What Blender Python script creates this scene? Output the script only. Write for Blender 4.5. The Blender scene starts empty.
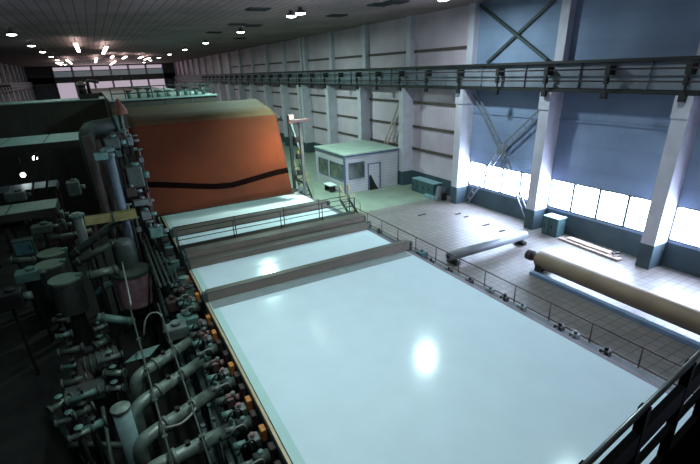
import bpy, bmesh, math, random
from mathutils import Vector, Matrix
rnd = random.Random(7)
C = bpy.context.scene.collection
sc = bpy.context.scene
PI = math.pi

# ------------------------------------------------------------------ camera
RX = Vector((0.87821194, -0.21918275, 0.42509141))
RY = Vector((-0.4767501, -0.33034653, 0.81460451))
RZ = Vector((-0.03811978, -0.91805778, -0.39460966))
F, PX, PY, H = 434.0, 345.0, 255.0, 9.0
cam_d = bpy.data.cameras.new('camera'); cam = bpy.data.objects.new('camera', cam_d); C.objects.link(cam)
cam_d.sensor_width = 36.0; cam_d.lens = F / 700 * 36
cam_d.shift_x = (350 - PX) / 700; cam_d.shift_y = (PY - 232) / 700
cam_d.clip_start = 0.05; cam_d.clip_end = 600
M = Matrix(((RX[0], -RX[1], -RX[2], 0), (RY[0], -RY[1], -RY[2], 0), (RZ[0], -RZ[1], -RZ[2], H), (0, 0, 0, 1)))
cam.matrix_world = M
sc.camera = cam

def ray(px, py):
    v = Vector((px - PX, py - PY, F)); return Vector((RX.dot(v), RY.dot(v), RZ.dot(v)))
def onz(px, py, z):
    d = ray(px, py); return Vector((0, 0, H)) + d * ((z - H) / d.z)
def ony(px, py, y):
    d = ray(px, py); return Vector((0, 0, H)) + d * (y / d.y)
def onx(px, py, x):
    d = ray(px, py); return Vector((0, 0, H)) + d * (x / d.x)

# ------------------------------------------------------------------ materials
def lin(c):
    return tuple(((v / 255) / 12.92 if v / 255 <= 0.04045 else ((v / 255 + 0.055) / 1.055) ** 2.4) for v in c) + (1,)
MATS = {}
def mat(name, rgb, rough=0.6, metal=0.0, var=0.25, scale=3.0, bump=0.0, spec=0.5, rgb2=None):
    if name in MATS: return MATS[name]
    m = bpy.data.materials.new(name); m.use_nodes = True; nt = m.node_tree; N = nt.nodes; Lk = nt.links
    b = N['Principled BSDF']; b.inputs['Roughness'].default_value = rough; b.inputs['Metallic'].default_value = metal
    b.inputs['Specular IOR Level'].default_value = spec
    tc = N.new('ShaderNodeTexCoord'); no = N.new('ShaderNodeTexNoise'); no.inputs['Scale'].default_value = scale
    no.inputs['Detail'].default_value = 5; Lk.new(tc.outputs['Object'], no.inputs['Vector'])
    mx = N.new('ShaderNodeMix'); mx.data_type = 'RGBA'
    c1 = lin(rgb); c2 = lin(rgb2) if rgb2 else tuple(v * (1 - var) for v in c1[:3]) + (1,)
    mx.inputs[6].default_value = c1; mx.inputs[7].default_value = c2
    rp = N.new('ShaderNodeValToRGB'); rp.color_ramp.elements[0].position = 0.35; rp.color_ramp.elements[1].position = 0.7
    Lk.new(no.outputs['Fac'], rp.inputs['Fac']); Lk.new(rp.outputs['Color'], mx.inputs[0]); Lk.new(mx.outputs[2], b.inputs['Base Color'])
    if bump:
        bp = N.new('ShaderNodeBump'); bp.inputs['Strength'].default_value = bump; bp.inputs['Distance'].default_value = 0.02
        Lk.new(no.outputs['Fac'], bp.inputs['Height']); Lk.new(bp.outputs['Normal'], b.inputs['Normal'])
    MATS[name] = m; return m
def emit(name, rgb, s):
    m = bpy.data.materials.new(name); m.use_nodes = True; nt = m.node_tree
    b = nt.nodes['Principled BSDF']; b.inputs['Base Color'].default_value = (0.5, 0.5, 0.5, 1)
    b.inputs['Emission Color'].default_value = rgb + (1,); b.inputs['Emission Strength'].default_value = s
    MATS[name] = m; return m

def striped(name, rgb, axis, period, depth, dark, rough=0.7, rgb2=None, nscale=0.6):
    """colour with fine real grooves (bump and darker joints) running along one axis"""
    m = mat(name, rgb, rough, 0, 0.25, nscale, 0, 0.3, rgb2); nt = m.node_tree; N = nt.nodes; Lk = nt.links
    b = N['Principled BSDF']; tc = N['Texture Coordinate']
    sx = N.new('ShaderNodeSeparateXYZ'); Lk.new(tc.outputs['Object'], sx.inputs[0])
    mu = N.new('ShaderNodeMath'); mu.operation = 'MULTIPLY'; mu.inputs[1].default_value = 1 / period; Lk.new(sx.outputs[axis], mu.inputs[0])
    fr = N.new('ShaderNodeMath'); fr.operation = 'FRACT'; Lk.new(mu.outputs[0], fr.inputs[0])
    gt = N.new('ShaderNodeMath'); gt.operation = 'LESS_THAN'; gt.inputs[1].default_value = 0.16; Lk.new(fr.outputs[0], gt.inputs[0])
    mx = N.new('ShaderNodeMix'); mx.data_type = 'RGBA'; mx.blend_type = 'MULTIPLY'
    src = b.inputs['Base Color'].links[0].from_socket
    ml = N.new('ShaderNodeMath'); ml.operation = 'MULTIPLY'; ml.inputs[1].default_value = dark; Lk.new(gt.outputs[0], ml.inputs[0])
    Lk.new(ml.outputs[0], mx.inputs[0]); Lk.new(src, mx.inputs[6]); mx.inputs[7].default_value = (0.1, 0.1, 0.1, 1); Lk.new(mx.outputs[2], b.inputs['Base Color'])
    bp = N.new('ShaderNodeBump'); bp.invert = True; bp.inputs['Strength'].default_value = depth; bp.inputs['Distance'].default_value = 0.03
    Lk.new(gt.outputs[0], bp.inputs['Height']); Lk.new(bp.outputs['Normal'], b.inputs['Normal'])
    return m

def tile_mat():
    m = bpy.data.materials.new('floor_tiles'); m.use_nodes = True; nt = m.node_tree; N = nt.nodes; Lk = nt.links
    b = N['Principled BSDF']; tc = N.new('ShaderNodeTexCoord'); br = N.new('ShaderNodeTexBrick')
    br.offset = 0.0; br.inputs['Scale'].default_value = 1; br.inputs['Brick Width'].default_value = 0.36; br.inputs['Row Height'].default_value = 0.36
    br.inputs['Mortar Size'].default_value = 0.022; br.inputs['Mortar Smooth'].default_value = 0.3
    br.inputs['Color1'].default_value = lin((126, 118, 118)); br.inputs['Color2'].default_value = lin((114, 108, 106)); br.inputs['Mortar'].default_value = lin((84, 79, 78))
    Lk.new(tc.outputs['Object'], br.inputs['Vector'])
    no = N.new('ShaderNodeTexNoise'); no.inputs['Scale'].default_value = 0.5; no.inputs['Detail'].default_value = 6; Lk.new(tc.outputs['Object'], no.inputs['Vector'])
    rp = N.new('ShaderNodeValToRGB'); rp.color_ramp.elements[0].position = 0.3; rp.color_ramp.elements[0].color = (0.8, 0.78, 0.78, 1); rp.color_ramp.elements[1].position = 0.7
    Lk.new(no.outputs['Fac'], rp.inputs['Fac'])
    mx = N.new('ShaderNodeMix'); mx.data_type = 'RGBA'; mx.blend_type = 'MULTIPLY'; mx.inputs[0].default_value = 1
    Lk.new(br.outputs['Color'], mx.inputs[6]); Lk.new(rp.outputs['Color'], mx.inputs[7]); Lk.new(mx.outputs[2], b.inputs['Base Color'])
    b.inputs['Roughness'].default_value = 0.46; b.inputs['Specular IOR Level'].default_value = 0.6
    bp = N.new('ShaderNodeBump'); bp.inputs['Strength'].default_value = 0.35; bp.inputs['Distance'].default_value = 0.01; bp.invert = True
    Lk.new(br.outputs['Fac'], bp.inputs['Height']); Lk.new(bp.outputs['Normal'], b.inputs['Normal'])
    MATS['floor_tiles'] = m; return m

tile = tile_mat()
green_floor = mat('green_floor_paint', (132, 142, 130), 0.5, 0, 0.25, 0.8, 0.05)
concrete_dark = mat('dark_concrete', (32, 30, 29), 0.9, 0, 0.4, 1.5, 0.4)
ceil_m = striped('ceiling_slats', (140, 120, 120), 0, 0.5, 0.5, 0.5, 0.7, (108, 94, 92), 0.25)
wall_blue = striped('blue_wall_panels', (134, 150, 178), 2, 1.2, 0.15, 0.05, 0.75, (116, 132, 160), 0.5)
wall_white = striped('ribbed_white_cladding', (214, 194, 210), 1, 0.3, 0.25, 0.12, 0.75, (188, 170, 184), 0.4)
wainscot = mat('wainscot_grey_blue', (64, 82, 92), 0.7, 0, 0.3, 1.2)
col_paint = mat('column_white_paint', (200, 196, 210), 0.65, 0, 0.18, 1.5)
girt_m = mat('brown_girt', (92, 78, 72), 0.8, 0, 0.3, 2)
far_wall_m = mat('far_wall_paint', (86, 92, 96), 0.8, 0, 0.2, 0.3)
steel_dark = mat('dark_green_steel', (52, 64, 66), 0.6, 0.0, 0.35, 2)
steel_black = mat('black_steel', (22, 22, 24), 0.6, 0.0, 0.4, 3)
steel_brown = mat('brown_steel', (58, 44, 42), 0.7, 0.0, 0.35, 2.5)
brace_m = mat('brace_grey_paint', (120, 124, 132), 0.6, 0, 0.3, 2)
rail_m = mat('handrail_brown_paint', (84, 66, 62), 0.55, 0, 0.3, 4)
rail_dk = mat('handrail_dark_paint', (36, 38, 40), 0.5, 0.2, 0.3, 4)
yellow = mat('yellow_paint', (196, 160, 84), 0.5, 0, 0.25, 4)
web_m = mat('wet_paper', (206, 222, 232), 0.14, 0, 0.05, 1.2, 0.02, 0.35)
web_edge = mat('wet_paper_edge', (180, 210, 208), 0.14, 0, 0.08, 1.2, 0.02, 0.35)
foil_m = mat('brown_foil_box', (114, 98, 88), 0.5, 0.0, 0.35, 1.2, 0.1, 0.5, (96, 92, 78))
foil_top = mat('foil_box_cover', (92, 86, 80), 0.5, 0.0, 0.3, 1.2)
felt_m = striped('orange_felt', (94, 42, 17), 0, 0.16, 0.1, 0.2, 0.9, (78, 34, 15), 0.5)
felt_top = mat('brown_felt_top', (84, 60, 36), 0.85, 0, 0.25, 2)
felt_band = mat('dark_felt_band', (20, 12, 11), 1.0, 0, 0.3, 3, 0, 0.0)
gray_steel = mat('grey_painted_steel', (112, 120, 120), 0.5, 0.1, 0.35, 3)
teal_steel = mat('teal_painted_steel', (96, 130, 124), 0.5, 0.1, 0.35, 3)
pipe_m = mat('stainless_pipe', (120, 134, 126), 0.38, 0.25, 0.45, 4, 0.05)
pipe_dull = mat('dull_green_pipe', (74, 84, 78), 0.55, 0.15, 0.4, 3, 0.05)
pipe_pink = mat('reddish_pipe', (128, 92, 92), 0.55, 0.0, 0.35, 3)
pipe_blue = mat('blue_grey_pipe', (94, 106, 120), 0.5, 0.1, 0.3, 3)
tank_m = mat('tank_steel', (80, 84, 82), 0.5, 0.25, 0.4, 2)
tank_lid = mat('tank_lid_paint', (116, 136, 126), 0.55, 0.1, 0.25, 3)
purple_m = mat('mauve_tank_paint', (150, 116, 126), 0.5, 0.1, 0.4, 2.5)
olive_m = mat('olive_duct_paint', (136, 128, 78), 0.6, 0, 0.35, 2)
orange_m = mat('orange_bearing_paint', (206, 128, 58), 0.5, 0, 0.35, 6)
cable_m = mat('grey_cable_sheath', (140, 144, 138), 0.5, 0, 0.2, 6)
hood_m = mat('hood_dark_panels', (60, 56, 52), 0.7, 0.1, 0.35, 0.6)
hood_top_m = mat('hood_top_sheet', (122, 146, 148), 0.6, 0.1, 0.25, 1)
roof_teal = mat('cabin_roof_green', (172, 186, 178), 0.6, 0, 0.25, 1.5)
cabin_m = striped('cabin_siding', (192, 186, 196), 2, 0.22, 0.3, 0.3, 0.6, (176, 170, 182), 1.0)
cabin_trim = mat('cabin_blue_grey_trim', (84, 98, 128), 0.5, 0, 0.2, 3)
glass_m = mat('dark_window_glass', (46, 56, 64), 0.08, 0, 0.5, 1.6, 0, 0.8, (110, 110, 96))
paper_roll = mat('wrapped_roll_paper', (132, 110, 92), 0.6, 0, 0.22, 1.2)
roll_grey = mat('grey_roll_cover', (122, 126, 134), 0.5, 0.1, 0.25, 2)
white_pl = mat('white_plastic', (214, 222, 222), 0.4, 0, 0.12, 3)
black_cloth = mat('black_cloth', (18, 18, 20), 0.9, 0, 0.3, 5)
board_m = mat('pale_boards', (186, 166, 156), 0.7, 0, 0.3, 3)
teal_cab = mat('teal_cabinet_paint', (62, 90, 94), 0.5, 0, 0.25, 2)
teal_light = mat('pale_teal_cabinet', (118, 150, 160), 0.5, 0, 0.2, 2)
lamp_body = mat('lamp_housing_grey', (96, 100, 100), 0.5, 0.3, 0.2, 5)
copper_m = mat('rusty_hood', (120, 66, 50), 0.6, 0.1, 0.35, 5)
beam_blue = mat('blue_grey_timber', (126, 148, 184), 0.55, 0, 0.25, 3)
win_em = emit('daylight_window_glass', (0.62, 0.76, 1.0), 50.0)
end_em = emit('far_daylight_window_glass', (0.95, 0.80, 0.98), 0.42)
lens_em = emit('lamp_lens', (0.95, 1.0, 0.92), 14.0)
cat_black = mat('catwalk_black', (5, 5, 5), 0.9, 0, 0.3, 3, 0, 0.1)
web_grey = mat('girder_web_paint', (118, 124, 136), 0.7, 0, 0.3, 1.0)
tube_em = emit('fluorescent_tube', (1.0, 0.82, 0.76), 7.0)

# ------------------------------------------------------------------ mesh builder
class MB:
    def __init__(s): s.bm = bmesh.new(); s.mi = 0
    def _tag(s, fs):
        for f in fs: f.material_index = s.mi
    def box(s, x0, y0, z0, x1, y1, z1, bev=0.0, mtx=None):
        vs = [s.bm.verts.new(Vector((x, y, z))) for z in (z0, z1) for y in (y0, y1) for x in (x0, x1)]
        if mtx:
            for v in vs: v.co = mtx @ v.co
        fs = [s.bm.faces.new([vs[i] for i in q]) for q in ((0, 2, 3, 1), (4, 5, 7, 6), (0, 1, 5, 4), (2, 6, 7, 3), (0, 4, 6, 2), (1, 3, 7, 5))]
        s._tag(fs)
        if bev:
            es = list({e for f in fs for e in f.edges})
            r = bmesh.ops.bevel(s.bm, geom=es, offset=bev, segments=2, affect='EDGES', profile=0.5)
            s._tag(r['faces'])
        return s
    def bar(s, a, b, w, h, bev=0.0, up=(0, 0, 1)):
        a = Vector(a); b = Vector(b); d = b - a; L = d.length; y = d / L
        x = y.cross(Vector(up))
        if x.length < 1e-4: x = y.cross(Vector((1, 0, 0)))
        x.normalize(); z = x.cross(y)
        m = Matrix(((x.x, y.x, z.x, a.x), (x.y, y.y, z.y, a.y), (x.z, y.z, z.z, a.z), (0, 0, 0, 1)))
        return s.box(-w / 2, 0, -h / 2, w / 2, L, h / 2, bev, m)
    def tube(s, pts, r, n=12, caps=True, radii=None):
        pts = [Vector(p) for p in pts]; rings = []
        t0 = (pts[1] - pts[0]).normalized()
        nrm = t0.cross(Vector((0, 0, 1)))
        if nrm.length < 1e-3: nrm = t0.cross(Vector((1, 0, 0)))
        nrm.normalize()
        for i, p in enumerate(pts):
            if i == 0: t = t0
            elif i == len(pts) - 1: t = (pts[i] - pts[i - 1]).normalized()
            else: t = ((pts[i] - pts[i - 1]).normalized() + (pts[i + 1] - pts[i]).normalized()).normalized()
            nrm = (nrm - t * nrm.dot(t)).normalized(); bi = t.cross(nrm)
            rr = radii[i] if radii else r
            rings.append([s.bm.verts.new(p + (nrm * math.cos(2 * PI * k / n) + bi * math.sin(2 * PI * k / n)) * rr) for k in range(n)])
        fs = []
        for a, b in zip(rings, rings[1:]):
            for k in range(n): fs.append(s.bm.faces.new((a[k], a[(k + 1) % n], b[(k + 1) % n], b[k])))
        for f in fs: f.smooth = True
        if caps:
            fs.append(s.bm.faces.new(rings[0][::-1])); fs.append(s.bm.faces.new(rings[-1]))
        s._tag(fs); return s
    def cyl(s, a, b, r, n=20, r2=None): return s.tube([a, b], r, n, True, [r, r if r2 is None else r2])
    def lathe(s, prof, c, n=28, axis='z'):
        """profile of (radius, height) about a vertical axis through c, closed at the ends"""
        c = Vector(c); rings = []
        for (r, h) in prof:
            ring = []
            for k in range(n):
                a = 2 * PI * k / n
                v = Vector((r * math.cos(a), r * math.sin(a), h))
                if axis == 'x': v = Vector((v.z, v.x, v.y))
                if axis == 'y': v = Vector((v.y, v.z, v.x))
                ring.append(s.bm.verts.new(c + v))
            rings.append(ring)
        fs = []
        for a, b in zip(rings, rings[1:]):
            for k in range(n): fs.append(s.bm.faces.new((a[k], a[(k + 1) % n], b[(k + 1) % n], b[k])))
        fs.append(s.bm.faces.new(rings[0][::-1])); fs.append(s.bm.faces.new(rings[-1]))
        s._tag(fs); return s
    def poly(s, pts, th):
        """a closed outline given thickness along its normal"""
        vs = [Vector(p) for p in pts]; nrm = (vs[1] - vs[0]).cross(vs[2] - vs[0]).normalized() * th
        a = [s.bm.verts.new(v) for v in vs]; b = [s.bm.verts.new(v + nrm) for v in vs]; n = len(vs)
        fs = [s.bm.faces.new(a[::-1]), s.bm.faces.new(b)]
        for k in range(n): fs.append(s.bm.faces.new((a[k], a[(k + 1) % n], b[(k + 1) % n], b[k])))
        s._tag(fs); return s
    def build(s, name, mats, parent=None, smooth=False):
        me = bpy.data.meshes.new(name); bmesh.ops.recalc_face_normals(s.bm, faces=s.bm.faces)
        s.bm.to_mesh(me); s.bm.free()
        if not isinstance(mats, (list, tuple)): mats = [mats]
        for m in mats: me.materials.append(m)
        o = bpy.data.objects.new(name, me); C.objects.link(o)
        if parent is not None:
            o.parent = parent
            w = wm(parent)
            o.matrix_parent_inverse = w.inverted()
        return o
def wm(o):
    m = Matrix.LocRotScale(o.location, o.rotation_euler, o.scale)
    return m if o.parent is None else wm(o.parent) @ o.matrix_parent_inverse @ m
def tag(o, label, cat, group=None, kind=None):
    o['label'] = label; o['category'] = cat
    if group: o['group'] = group
    if kind: o['kind'] = kind
    return o
def thing(name, label, cat, loc=(0, 0, 0), group=None):
    o = bpy.data.objects.new(name, None); C.objects.link(o); o.location = loc; o.empty_display_size = 0.2
    return tag(o, label, cat, group)
def struct(name, mb, mats, parent=None):
    o = mb.build(name, mats, parent)
    if parent is None: o['kind'] = 'structure'
    return o
def dup(root, delta, label=None, name=None, rotz=None):
    r = root.copy(); C.objects.link(r); r.location = root.location + Vector(delta)
    if name: r.name = name
    if label: r['label'] = label
    if rotz is not None: r.rotation_euler.z = rotz
    for ch in root.children:
        c = ch.copy(); C.objects.link(c); c.parent = r; c.matrix_parent_inverse = ch.matrix_parent_inverse.copy()
        for g in ch.children:
            d = g.copy(); C.objects.link(d); d.parent = c; d.matrix_parent_inverse = g.matrix_parent_inverse.copy()
    return r
ORD = ['first', 'second', 'third', 'fourth', 'fifth', 'sixth', 'seventh', 'eighth', 'ninth', 'tenth', 'eleventh', 'twelfth', 'thirteenth', 'fourteenth', 'fifteenth', 'sixteenth', 'seventeenth', 'eighteenth', 'nineteenth', 'twentieth']
def arc(p, d0, d1, r, n=6):
    """points rounding a corner at p between incoming direction d0 and outgoing direction d1"""
    d0 = Vector(d0).normalized(); d1 = Vector(d1).normalized(); p = Vector(p); a = p - d0 * r; b = p + d1 * r
    return [a * (1 - t) ** 2 + p * 2 * t * (1 - t) + b * t ** 2 for t in [i / n for i in range(n + 1)]]
def bent(pts, r, n=6):
    pts = [Vector(p) for p in pts]; out = [pts[0]]
    for i in range(1, len(pts) - 1): out += arc(pts[i], pts[i] - pts[i - 1], pts[i + 1] - pts[i], r, n)
    return out + [pts[-1]]

# ------------------------------------------------------------------ setting
XW, XL, YE, ZC = 21.5, -14.3, 140.0, 12.3
COLS = [9.65 + 6.43 * k for k in range(-3, 21)]
b = MB(); b.box(2.0, -12, -0.3, XW, 24.3, 0.0); b.mi = 1; b.box(2.0, 24.3, -0.3, XW, YE, 0.0); struct('floor', b, [tile, green_floor])
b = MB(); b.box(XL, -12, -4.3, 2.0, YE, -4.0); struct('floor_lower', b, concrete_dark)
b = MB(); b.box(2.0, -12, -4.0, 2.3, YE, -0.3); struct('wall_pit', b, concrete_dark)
b = MB(); b.box(XL - .3, -12, ZC, XW + .3, YE, ZC + .3); struct('ceiling', b, ceil_m)
# right wall: sill wall, window band, upper wall
b = MB(); YB = COLS[5]
b.mi = 2; b.box(XW, -12, 0, XW + .3, YE, 1.15)
b.mi = 0; b.box(XW, -12, 1.15, XW + .3, YB, 1.25); b.box(XW, -12, 2.88, XW + .3, YB, ZC)
b.mi = 1; b.box(XW, YB, 1.15, XW + .3, YE, ZC)
for y in COLS[:6]:
    b.mi = 0; b.box(XW, y - .3, 1.25, XW + .3, y + .3, 2.88)
struct('wall_right', b, [wall_blue, wall_white, wainscot])
b = MB(); b.box(XL - .3, -12, -4, XL, YE, ZC); struct('wall_left', b, far_wall_m)
# columns
def column(x0, x1, xu0, xu1, y, name):
    c = MB(); w = .3
    c.mi = 1; c.box(x0, y - w, 0, x1, y + w, 1.15)
    c.mi = 0; c.box(x0, y - w, 1.15, x1, y + w, 6.62); c.box(x0 - (.05 if x0 > 0 else -.0), y - w - .03, 6.62, x1, y + w + .03, 7.49)
    c.box(xu0, y - .25, 7.5, xu1, y + .25, ZC)
    o = struct(name, c, [col_paint, wainscot]); return o
for y in COLS: column(20.5, XW, 21.08, XW, y, 'column')
column(20.5, XW, 21.08, XW, COLS[9] + .95, 'column')
for y in COLS[4:]: column(XL, XL + 1.0, XL, XL + .45, y, 'column')
# windows under the blue panels
wn = 0
for k in range(5):
    wn += 1; y0, y1 = COLS[k] + .3, COLS[k + 1] - .3
    w = thing('window_%d' % wn, '', '', (XW + .1, (y0 + y1) / 2, 1.25)); del w['label']; del w['category']; w['kind'] = 'structure'
    f = MB()
    for j in range(5):
        yy = y0 + (y1 - y0) * j / 4; f.box(XW + .0, yy - .055, 1.25, XW + .14, yy + .055, 2.88)
    f.box(XW + .02, y0, 1.25, XW + .14, y1, 1.31); f.box(XW + .02, y0, 2.82, XW + .14, y1, 2.88)
    f.build('frame', steel_dark, w)
    p = MB(); p.box(XW + .15, y0, 1.25, XW + .18, y1, 2.88); p.build('pane', win_em, w)
# brown girts on the white bays
gn = 0
for k in range(5, 14):
    for z in (2.92, 4.62, 6.4, 9.95):
        gn += 1; g = MB(); g.box(XW - .09, COLS[k] + .3, z - .09, XW, COLS[k + 1] - .3, z + .09); struct('trim_%d' % gn, g, girt_m)
for k in range(0, 5):
    gn += 1; g = MB(); g.box(XW - .05, COLS[k] + .3, 6.0, XW, COLS[k + 1] - .3, 6.1); struct('trim_%d' % gn, g, wall_blue)
# end wall with two bands of windows
b = MB(); b.box(XL, YE, -4, XW, YE + .3, 3.2); b.box(XL, YE, 8.3, XW, YE + .3, 9.7); b.box(XL, YE, 12.0, XW, YE + .3, ZC); b.box(XL, YE, 3.2, -8.2, YE + .3, 12)
b.box(18.3, YE, 3.2, XW, YE + .3, 12); b.box(-8.2, YE, 11.0, 18.3, YE + .3, 11.15)
struct('wall_end', b, mat('end_wall_paint', (96, 108, 112), .8, 0, .3, .4))
for z0, z1 in ((3.2, 8.3), (9.7, 11.0), (11.15, 12.0)):
    wn += 1; w = thing('window_%d' % wn, '', '', (5, YE + .1, z0)); del w['label']; del w['category']; w['kind'] = 'structure'
    p = MB(); p.box(-8.2, YE + .12, z0, 18.3, YE + .16, z1)
    p.build('pane', MATS['far_daylight_window_glass'] if z0 != 9.7 else emit('far_daylight_window_grey', (0.5, 0.7, 0.78), 0.12), w)
    f = MB()
    for j in range(7): xx = -8.2 + 26.5 * j / 6; f.box(xx - .25, YE, z0, xx + .25, YE + .12, z1)
    f.build('frame', col_paint, w)

# ------------------------------------------------------------------ crane girders
def girder(xg, sgn, label, y1):
    g = thing('crane_girder', label, 'crane girder', (xg, 0, 7.5))
    m = MB(); m.box(xg - .03, -11, 7.68, xg + .03, y1, 8.82); m.build('web', web_grey, g)
    m = MB(); m.box(xg - .28, -11, 8.82, xg + .25, y1, 8.94); m.build('top_flange', steel_black, g)
    m = MB(); m.box(xg - .22, -11, 7.5, xg + .22, y1, 7.66); m.build('bottom_flange', steel_black, g)
    for z in (8.02, 8.52):
        m = MB(); m.cyl((xg - sgn * .42, -11, z), (xg - sgn * .42, y1, z), .035, 8); m.build('conductor_bar', steel_brown, g)
    first = None; st = None; y = COLS[0]
    k = 0
    while y < min(y1, 100):
        if first is None:
            m = MB(); xa = xg - sgn * .05
            m.box(min(xa, xg - sgn * .5), y - .11, 8.28, max(xa, xg - sgn * .5), y + .11, 8.66, .01)
            m.box(min(xg - sgn * .32, xg - sgn * .52), y - .08, 7.9, max(xg - sgn * .32, xg - sgn * .52), y + .08, 8.16, .01)
            m.box(min(xg - sgn * .34, xg - sgn * .5), y - .13, 7.28, max(xg - sgn * .34, xg - sgn * .5), y + .13, 7.56, .01)
            m.box(min(xg - sgn * .38, xg - sgn * .44), y - .04, 7.45, max(xg - sgn * .38, xg - sgn * .44), y + .04, 8.6)
            first = m.build('bracket', steel_black, g)
            m = MB(); m.box(xg - .12, y + 1.58, 7.68, xg + .12, y + 1.62, 8.82); st = m.build('stiffener', web_grey, g)
        else:
            for src in (first, st):
                c = src.copy(); C.objects.link(c); c.parent = g; c.matrix_parent_inverse = src.matrix_parent_inverse.copy(); c.location.y = k * 3.215
        k += 1; y += 3.215
    return g
girder(20.74, 1, 'dark steel crane girder running along the white columned right wall', YE - .3)
girder(-13.1, -1, 'dark steel crane girder along the shadowy left wall of the hall', YE - .3)

# ------------------------------------------------------------------ wall braces in the braced bay
ya, yb = COLS[4] + .35, COLS[5] - .35
def lattice(m, a, b):
    a = Vector(a); b = Vector(b); d = (b - a).normalized(); n = d.cross(Vector((1, 0, 0))).normalized() * .16
    m.bar(a + n, b + n, .07, .07, 0, (1, 0, 0)); m.bar(a - n, b - n, .07, .07, 0, (1, 0, 0))
    L = (b - a).length; k = int(L / .55)
    for i in range(k):
        p = a + d * (L * (i + .25) / k); m.bar(p + n, p - n, .04, .04, 0, (1, 0, 0))
g = thing('cross_brace', 'lower pale lattice cross brace in the window bay below the crane girder', 'brace', (21.2, (ya + yb) / 2, 0))
ctr = Vector((21.22, (ya + yb) / 2, 4.1))
for nm, e in (('upper_arm', (21.22, yb - .2, 7.3)), ('upper_arm', (21.22, ya + .2, 6.6)), ('lower_leg', (21.22, yb - .2, .08)), ('lower_leg', (21.22, ya + .2, .08))):
    m = MB(); d = (Vector(e) - ctr).normalized(); lattice(m, ctr + d * .3, e); m.build(nm, brace_m, g)
m = MB(); m.box(21.16, ctr.y - .24, 3.8, 21.28, ctr.y + .24, 4.35, .02); m.build('gusset_plate', brace_m, g)
g = thing('cross_brace', 'upper dark cross brace on the blue wall above the crane girder', 'brace', (21.3, (ya + yb) / 2, 8.9))
for a, e in (((21.3, ya + .5, 9.0), (21.3, yb - .05, 12.15)), ((21.4, yb - .9, 9.0), (21.4, ya + .05, 12.15))):
    m = MB(); m.bar(a, e, .16, .1, 0, (1, 0, 0)); m.build('diagonal', steel_dark, g)
# ladder leaning on the far wall behind the cabin
g = thing('wooden_ladder', 'pale wooden ladder leaning on the white wall behind the cabin', 'ladder', (20.7, 31.5, 0))
fa, ta = Vector((20.6, 33.4, 0)), Vector((21.42, 30.3, 6.6)); off = Vector((0, -.5, 0))
for q in (Vector(), off):
    m = MB(); m.bar(fa + q, ta + q, .07, .1); m.build('rail', board_m, g)
for i in range(16):
    p = fa + (ta - fa) * ((i + .7) / 16.5); m = MB(); m.bar(p, p + off, .04, .05); m.build('rung', board_m, g)

# ------------------------------------------------------------------ ceiling lamps
LIGHTS = []
def area(name, loc, size, power, col, parent=None, spread=PI, shape='DISK', target=None):
    l = bpy.data.lights.new(name, 'AREA'); l.shape = shape; l.size = size; l.energy = power; l.color = col; l.spread = spread
    o = bpy.data.objects.new(name, l); C.objects.link(o); o.location = loc
    if target is not None:
        o.rotation_euler = (Vector(target) - Vector(loc)).to_track_quat('-Z', 'Y').to_euler()
    if parent is not None: o.parent = parent; o.matrix_parent_inverse = wm(parent).inverted()
    return o
def lamp(x, y, label, grp):
    g = thing('ceiling_lamp', label, 'lamp', (x, y, ZC), grp)
    m = MB(); m.lathe([(.12, ZC), (.12, ZC - .12), (.2, ZC - .16), (.32, ZC - .3), (.3, ZC - .3)], (x, y, 0), 20); m.build('housing', lamp_body, g)
    m = MB(); m.lathe([(.29, ZC - .29), (.29, ZC - .33), (.2, ZC - .37), (.06, ZC - .39)], (x, y, 0), 20); m.build('lens', lens_em, g)
    return g
GREEN = (0.62, 1.0, 0.86); COOL = (0.74, 0.97, 1.0)
YL = [26.0, 27.4, 38.2, 51.2, 63.6, 76.8, 90, 103, 116]
g0 = None
for i, y in enumerate(YL):
    lb = 'round ceiling lamp in the right row, ' + (['nearer of the close pair', 'farther of the close pair'] + [o + ' lamp after the close pair' for o in ORD])[i]
    if g0 is None: g0 = lamp(11.35, y, lb, 'right row of ceiling lamps')
    else: dup(g0, (0 if i else 0, y - YL[0], 0), lb)
YLL = [40.0, 52.2, 63.5, 76.4, 89.3, 102, 115]
g1 = None
for i, y in enumerate(YLL):
    lb = 'round ceiling lamp in the left row, %s from the photographer' % ORD[i]
    if g1 is None: g1 = lamp(-4.1, y, lb, 'left row of ceiling lamps')
    else: dup(g1, (0, y - YLL[0], 0), lb)
# two unseen lamps added to light the sheet, then the light of all rows
def lamp_light(x, y, p, col, size=.8, spread=PI): area('lamp_light', (x, y, ZC - .42), size, p, col, None, spread)
for y in (8.6, 19.6): lamp(16.4, y, 'added round ceiling lamp above the tiled floor beside the windows, %s from the photographer' % ('first' if y < 10 else 'second'), 'added lamps over the tiled floor')
lamp_light(16.4, 8.6, 160, COOL, .7, 2.2); lamp_light(16.4, 19.8, 850, COOL, .7); lamp_light(11.35, 26.7, 700, GREEN, .8, 1.7); lamp_light(11.35, 38.2, 1700, GREEN)
lamp_light(11.35, 51.2, 600, GREEN)
for y in (63.6, 76.8, 90, 110): lamp_light(11.35, y, 300, GREEN)
for y in (14.0, 26.7): lamp_light(-4.1, y, 90, GREEN)
for y in (40, 52.2, 63.5, 80, 100, 120): lamp_light(-4.1, y, 130, GREEN)
area('end_window_daylight', (5, YE - .6, 9), 16, 1500, (1.0, .82, .84), None, PI, 'SQUARE', (5, 60, 11))
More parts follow.
